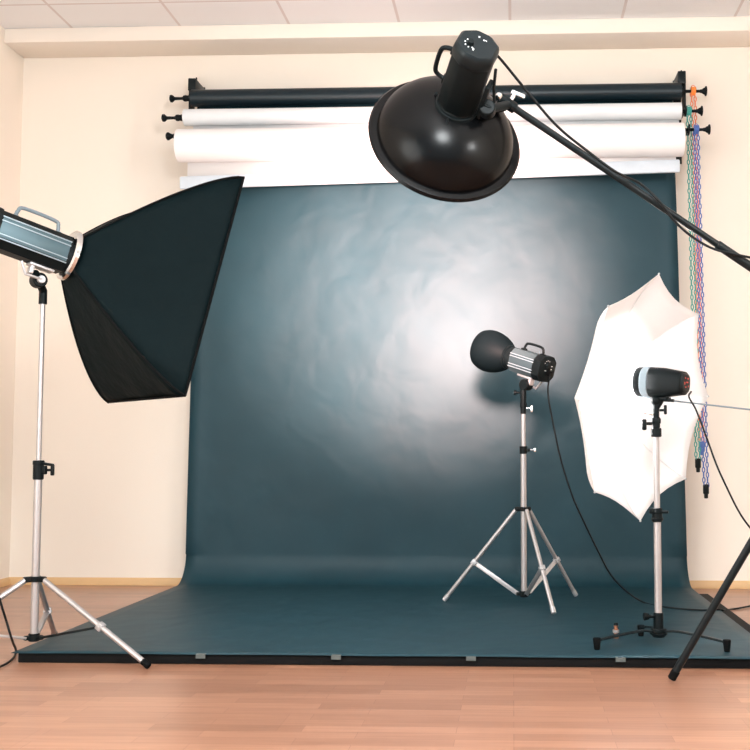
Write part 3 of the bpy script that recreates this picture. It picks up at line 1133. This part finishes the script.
def roundhex(hy, hz):
    # six-sided housing with softened corners
    base = [(-hy, -hz * .38), (-hy, hz * .38), (-hy * .52, hz), (hy * .52, hz), (hy, hz * .38), (hy, -hz * .38), (hy * .52, -hz), (-hy * .52, -hz)]
    out = []
    n = len(base)
    for i in range(n):
        p, q, r_ = Vector(base[i - 1]), Vector(base[i]), Vector(base[(i + 1) % n])
        out.append(tuple(q + (p - q) * .10))
        out.append(tuple(q + (r_ - q) * .10))
    return out


MB(Fm).prism([(-.085, roundhex(.053, .055)), (.096, roundhex(.053, .055)), (.106, roundhex(.047, .049))]).build('housing', M['black'], flD)
MB(Fm).lathe([(.098, .02), (.098, .052), (.102, .055), (.112, .055), (.112, .02)], 40).build('front_ring', M['black'], flD)
capD = MB(Fm).prism([(-.124, roundhex(.047, .049)), (-.118, roundhex(.053, .055)), (-.108, roundhex(.0555, .0575)), (-.084, roundhex(.0555, .0575)), (-.080, roundhex(.0545, .0565))]).build('control_panel', M['black_metal'], flD)
mk = MB(Fm)
for a in range(6):
    t = R(-40 + a * 42)
    mk.box((-.1246, .010 + .015 * math.cos(t), .018 + .015 * math.sin(t)), (.0012, .0035, .0035))
mk.box((-.1246, .026, .004), (.0012, .006, .004))
mk.box((-.1246, -.022, -.012), (.0012, .003, .010))
mk.box((-.1246, -.026, .006), (.0012, .004, .004))
mk.build('panel_mark', M['white_mark'], capD)
dl = MB(Fm @ Matrix.Translation((0, .010, .018)))
dl.lathe([(-.134, .001), (-.134, .008), (-.122, .010), (-.122, .001)], 16)
dl.build('dial', M['black'], capD)
handle(MB(Fm), -.070, .040, .055, .034, r=.0065).build('handle', M['black'], flD)
# side bracket towards the boom
br_ = MB()
t0 = Fm @ Vector((.055, 0, -.060))
t1 = Fm @ Vector((.075, 0, -.085))
br_.M = Fm
br_.box((.040, 0, -.066), (.110, .040, .012), .003)
br_.box((.070, 0, -.082), (.040, .030, .034), .006)
br_.M = Matrix.Identity(4)
br_.cyl(Vector(t1) - Vector((.0, .025, 0)), Vector(t1) + Vector((.0, .025, 0)), .022)
brO = br_.build('tilt_bracket', M['black'], flD)
MB(Fm).tube([(-.06, -.012, -.066), (.0, -.012, -.078), (.05, -.012, -.094)], .0045, 8).build('tilt_lever', M['black_metal'], brO)
MB(Fm).cyl((.050, -.030, -.096), (.050, -.046, -.098), .009, n=14).build('bracket_screw', M['chrome'], brO)

# boom arm
bs = (flD.matrix_basis @ Matrix.Identity(4)).translation + Vector(t1)
bs = Vector(flD.location) + Vector(t1)
PV = at(843, 329, 3.43)                       # pivot on the boom stand
q1 = at(512, 106.5, DB - .03)
bdir = (PV - q1).normalized()
boom = thing('lighting_boom', PV, 'long black boom arm slanting down from the dish to the right edge', 'boom arm')
T = Matrix.Translation(-PV)
qm = q1 + bdir * ((PV - q1).length * .62)
MB(T).cyl(q1 - bdir * .03, qm, .0104).build('inner_tube', M['black_metal'], boom)
MB(T).cyl(qm - bdir * .02, PV + bdir * .55, .0138).build('outer_tube', M['black_metal'], boom)
gp = MB(T)
gp.cyl(bs, q1 - bdir * .01, .0125)
gp.cyl(q1 - bdir * .045, q1 + bdir * .012, .0165)
gpo = gp.build('arm_socket', M['black'], boom)
kk = MB(T)
e0 = q1 - bdir * .012
upn = Vector((0, 0, 1)) - bdir * bdir.z
upn.normalize()
kk.cyl(e0 + upn * .012, e0 + upn * .034, .006, n=12)
kk.bar(e0 + upn * .036 - bdir * .012, e0 + upn * .046 + bdir * .030, .010, .014, .004)
kk.build('wing_screw', M['chrome'], gpo)
MB(T).cyl(e0 - upn * .016, e0 - upn * .040 - bdir * .02, .006, n=12).build('lower_screw', M['black'], gpo)
cw = MB(T)
cw.cyl(PV + bdir * .46, PV + bdir * .60, .05)
cw.build('counterweight', M['black_matte'], boom)

# boom stand (mostly beyond the right edge)
fo = onz(671.5, 682, 0.0)
bb = Vector((PV.x, PV.y, 0))
dv = fo - bb
ftr = dv.length
ang0 = math.atan2(dv.y, dv.x)
feet = [bb + Vector((math.cos(ang0 + k * 2.0944), math.sin(ang0 + k * 2.0944), 0)) * ftr for k in range(3)]
boom_stand = tripod('boom_stand', bb, 'black tripod stand at the right edge, its leg crossing the paper', .90, .30, feet,
                    [(.30, .95, .018), (.93, PV.z - .02, .0145)], [], rl=.0125, brace_t=.42, mleg=M['black_metal'], cat='boom stand')
MB(Matrix.Translation(-bb)).box((PV.x, PV.y, PV.z - .015), (.05, .05, .07), .008).build('pivot_head', M['black'], boom_stand)


# ------------------------------------------------------------------ cables
def cable(pts, r, label, group='black power cables', name='power_cable', k=10):
    sp = smooth_path(pts, k)
    o = MB(Matrix.Translation(-sp[0])).tube(sp, r, 8).build(name, M['cable'], None, ang=80)
    o.location = sp[0]
    tag(o, label, 'cable', group)
    return o


sockC = Vector(flC.location) + (rframe(flC, hcC, aC) @ Vector((-.155 / 2 - .055, -.010, -.018)))
zf = ZP + .0045
cable([sockC, at(548, 392, DC - .16), at(552, 418, DC - .17), at(561, 460, DC - .18), at(572, 495, DC - .19), at(583, 520, DC - .19), at(600.5, 556, DC - .17), at(611, 575, DC - .13), at(626, 591, DC - .06) , onz(644, 602.5, zf), onz(668, 607.5, zf), onz(700, 610, zf), onz(718, 609.5, zf), onz(724, 610.5, .036), onz(731, 609.2, .006), onz(740, 608, .006), onz(765, 603, .006)], .0042,
      'black cable drooping from the middle flash head and running right over the paper')
sockR = Vector(flR.location) + (rframe(flR, hcR, aR) @ Vector((-.118, .0, -.030)))
cable([sockR, at(689, 397, DR - .12), at(696, 410, DR - .13), at(706, 436, DR - .14), at(717, 466, DR - .15), at(728, 490, DR - .15), at(738, 510, DR - .15), at(748, 525, DR - .15), at(765, 545, DR - .14), at(790, 575, DR - .12), onz(815, 640, .006)], .0036,
      'thin black cable hanging from the right flash head past the umbrella')
sockD = Vector(flD.location) + (rframe(flD, hD, aD, up=(-.93, .30, .2)) @ Vector((-.124, -.018, -.014)))


def along(t, off_up, off_y=0.0):
    return q1 + (PV - q1) * t + upn * off_up + Vector((0, off_y, 0))


cable([sockD, at(490, 48, DB - .26), at(503, 62, DB - .22), at(530, 95, DB - .16), at(558, 127, DB - .10), at(590, 153, DB - .05), at(616, 172, DB - .03), along(.36, .021, -.008), along(.42, .006, -.022), along(.48, -.018, -.014),
       along(.54, -.026, -.006), along(.60, -.021, -.010), along(.66, .002, -.024), along(.72, .030, -.012), along(.80, .040, 0), along(.9, .032, 0), along(1.0, .030, 0)], .0038,
      'black cable from the dish flash head winding along the boom arm')
cl0 = head_c - aL * .20
cable([cl0, at(-40, 300, DL - .3), at(-34, 420, DL - .32), at(-16, 540, DL - .3), at(-3, 590, DL - .28), at(6, 620, DL - .25), at(12, 640, DL - .22), onz(16, 652, .006), onz(10, 661, .006), onz(-4, 668, .006), onz(-30, 674, .006)], .0042,
      'black cable trailing onto the floor under the left flash head')

# ------------------------------------------------------------------ small copper spigot standing on the paper
sp = onz(616, 638.5, ZP)
sg = thing('spigot_adapter', sp, 'small copper and brass spigot adapter standing on the dark paper', 'adapter')
Fz = Matrix(((0, 0, 1, 0), (0, 1, 0, 0), (1, 0, 0, 0), (0, 0, 0, 1)))
MB(Fz).lathe([(0, .001), (0, .0105), (.003, .0115), (.007, .0115), (.010, .007), (.020, .0065), (.022, .011), (.034, .0115), (.036, .0075), (.044, .0070), (.046, .0095), (.050, .0095), (.050, .001)], 20).build('stud', M['copper'], sg)
MB(Fz).lathe([(.0500, .001), (.0500, .0085), (.058, .0085), (.060, .007), (.060, .001)], 18).build('screw_tip', M['black_metal'], sg)
MB(Fz).lathe([(.0225, .0112), (.0225, .0125), (.0335, .0128), (.0335, .0112)], 18, closed=True).build('collar', M['silver'], sg)

# ------------------------------------------------------------------ grey tape tabs on the front edge
names = ['first from the left, near the left stand', 'second from the left', 'third from the left', 'rightmost, near the boom stand leg']
t0 = None
for i, px in enumerate((197, 335, 471, 620)):
    p = onz(px, 657, ZP)
    if t0 is None:
        mb = MB()
        mb.box((0, .006, .0012), (.034, .018, .0008))
        mb.box((0, -.0034, -.006), (.034, .0008, .014))
        t0 = mb.build('tape_tab', M['tape'])
        t = t0
    else:
        t = t0.copy()
        COL.objects.link(t)
    t.location = (p.x, PYF, ZP)
    tag(t, 'grey tape tab on the paper edge, ' + names[i], 'tape', 'tape tabs on the paper edge')

# ------------------------------------------------------------------ light
w = bpy.data.worlds.new('studio_ambient')
sc.world = w
w.use_nodes = True
bg = w.node_tree.nodes['Background']
bg.inputs[0].default_value = (0.84, 0.98, 1.06, 1)
bg.inputs[1].default_value = 1.0


def lamp(name, kind, loc, energy, target=None, direction=None, col=(1, 1, 1), **kw):
    l = bpy.data.lights.new(name, kind)
    l.energy = energy
    l.color = col
    for k, v in kw.items():
        setattr(l, k, v)
    o = bpy.data.objects.new(name, l)
    COL.objects.link(o)
    o.location = loc
    if target is not None:
        direction = Vector(target) - Vector(loc)
    if direction is not None:
        o.rotation_euler = Vector(direction).to_track_quat('-Z', 'Y').to_euler()
    return o


# main strobe high near the camera
lamp('key_strobe', 'POINT', (.15, -5.0, 2.2), 215, col=(.95, .99, 1), shadow_soft_size=.26)
lamp('left_wall_fill', 'POINT', (-2.1, -5.3, 1.25), 190, col=(.95, 1, 1), shadow_soft_size=.9)  # unseen fill lamp, added to lift the dim left side of the wall
lamp('side_strobe', 'POINT', (2.0, -4.9, 1.9), 105, col=(.98, 1, 1), shadow_soft_size=.09)
# the four heads in the picture
lamp('background_light', 'SPOT', rC + aC * .15, 80, target=at(405, 285, 6.0), col=(1, .70, .60), spot_size=R(125), spot_blend=1, shadow_soft_size=.05)
lamp('dish_light', 'SPOT', dc + aD * .02, 2900, target=at(424, 288, 6.02), col=(1, .63, .55), spot_size=R(47), spot_blend=1, shadow_soft_size=.15)
lamp('umbrella_light', 'SPOT', hcR + aR * .14, 170, direction=aR, col=(1, .98, .97), spot_size=R(172), spot_blend=1, shadow_soft_size=.04)
lamp('softbox_light', 'AREA', rim_c - aL * .035, 14, direction=aL, col=(1, .98, .96), shape='RECTANGLE', size=.62, size_y=.74)

sc.view_settings.view_transform = 'Standard'
sc.view_settings.look = 'None'
sc.view_settings.exposure = 0
sc.view_settings.gamma = 1
sc.view_settings.use_curve_mapping = False
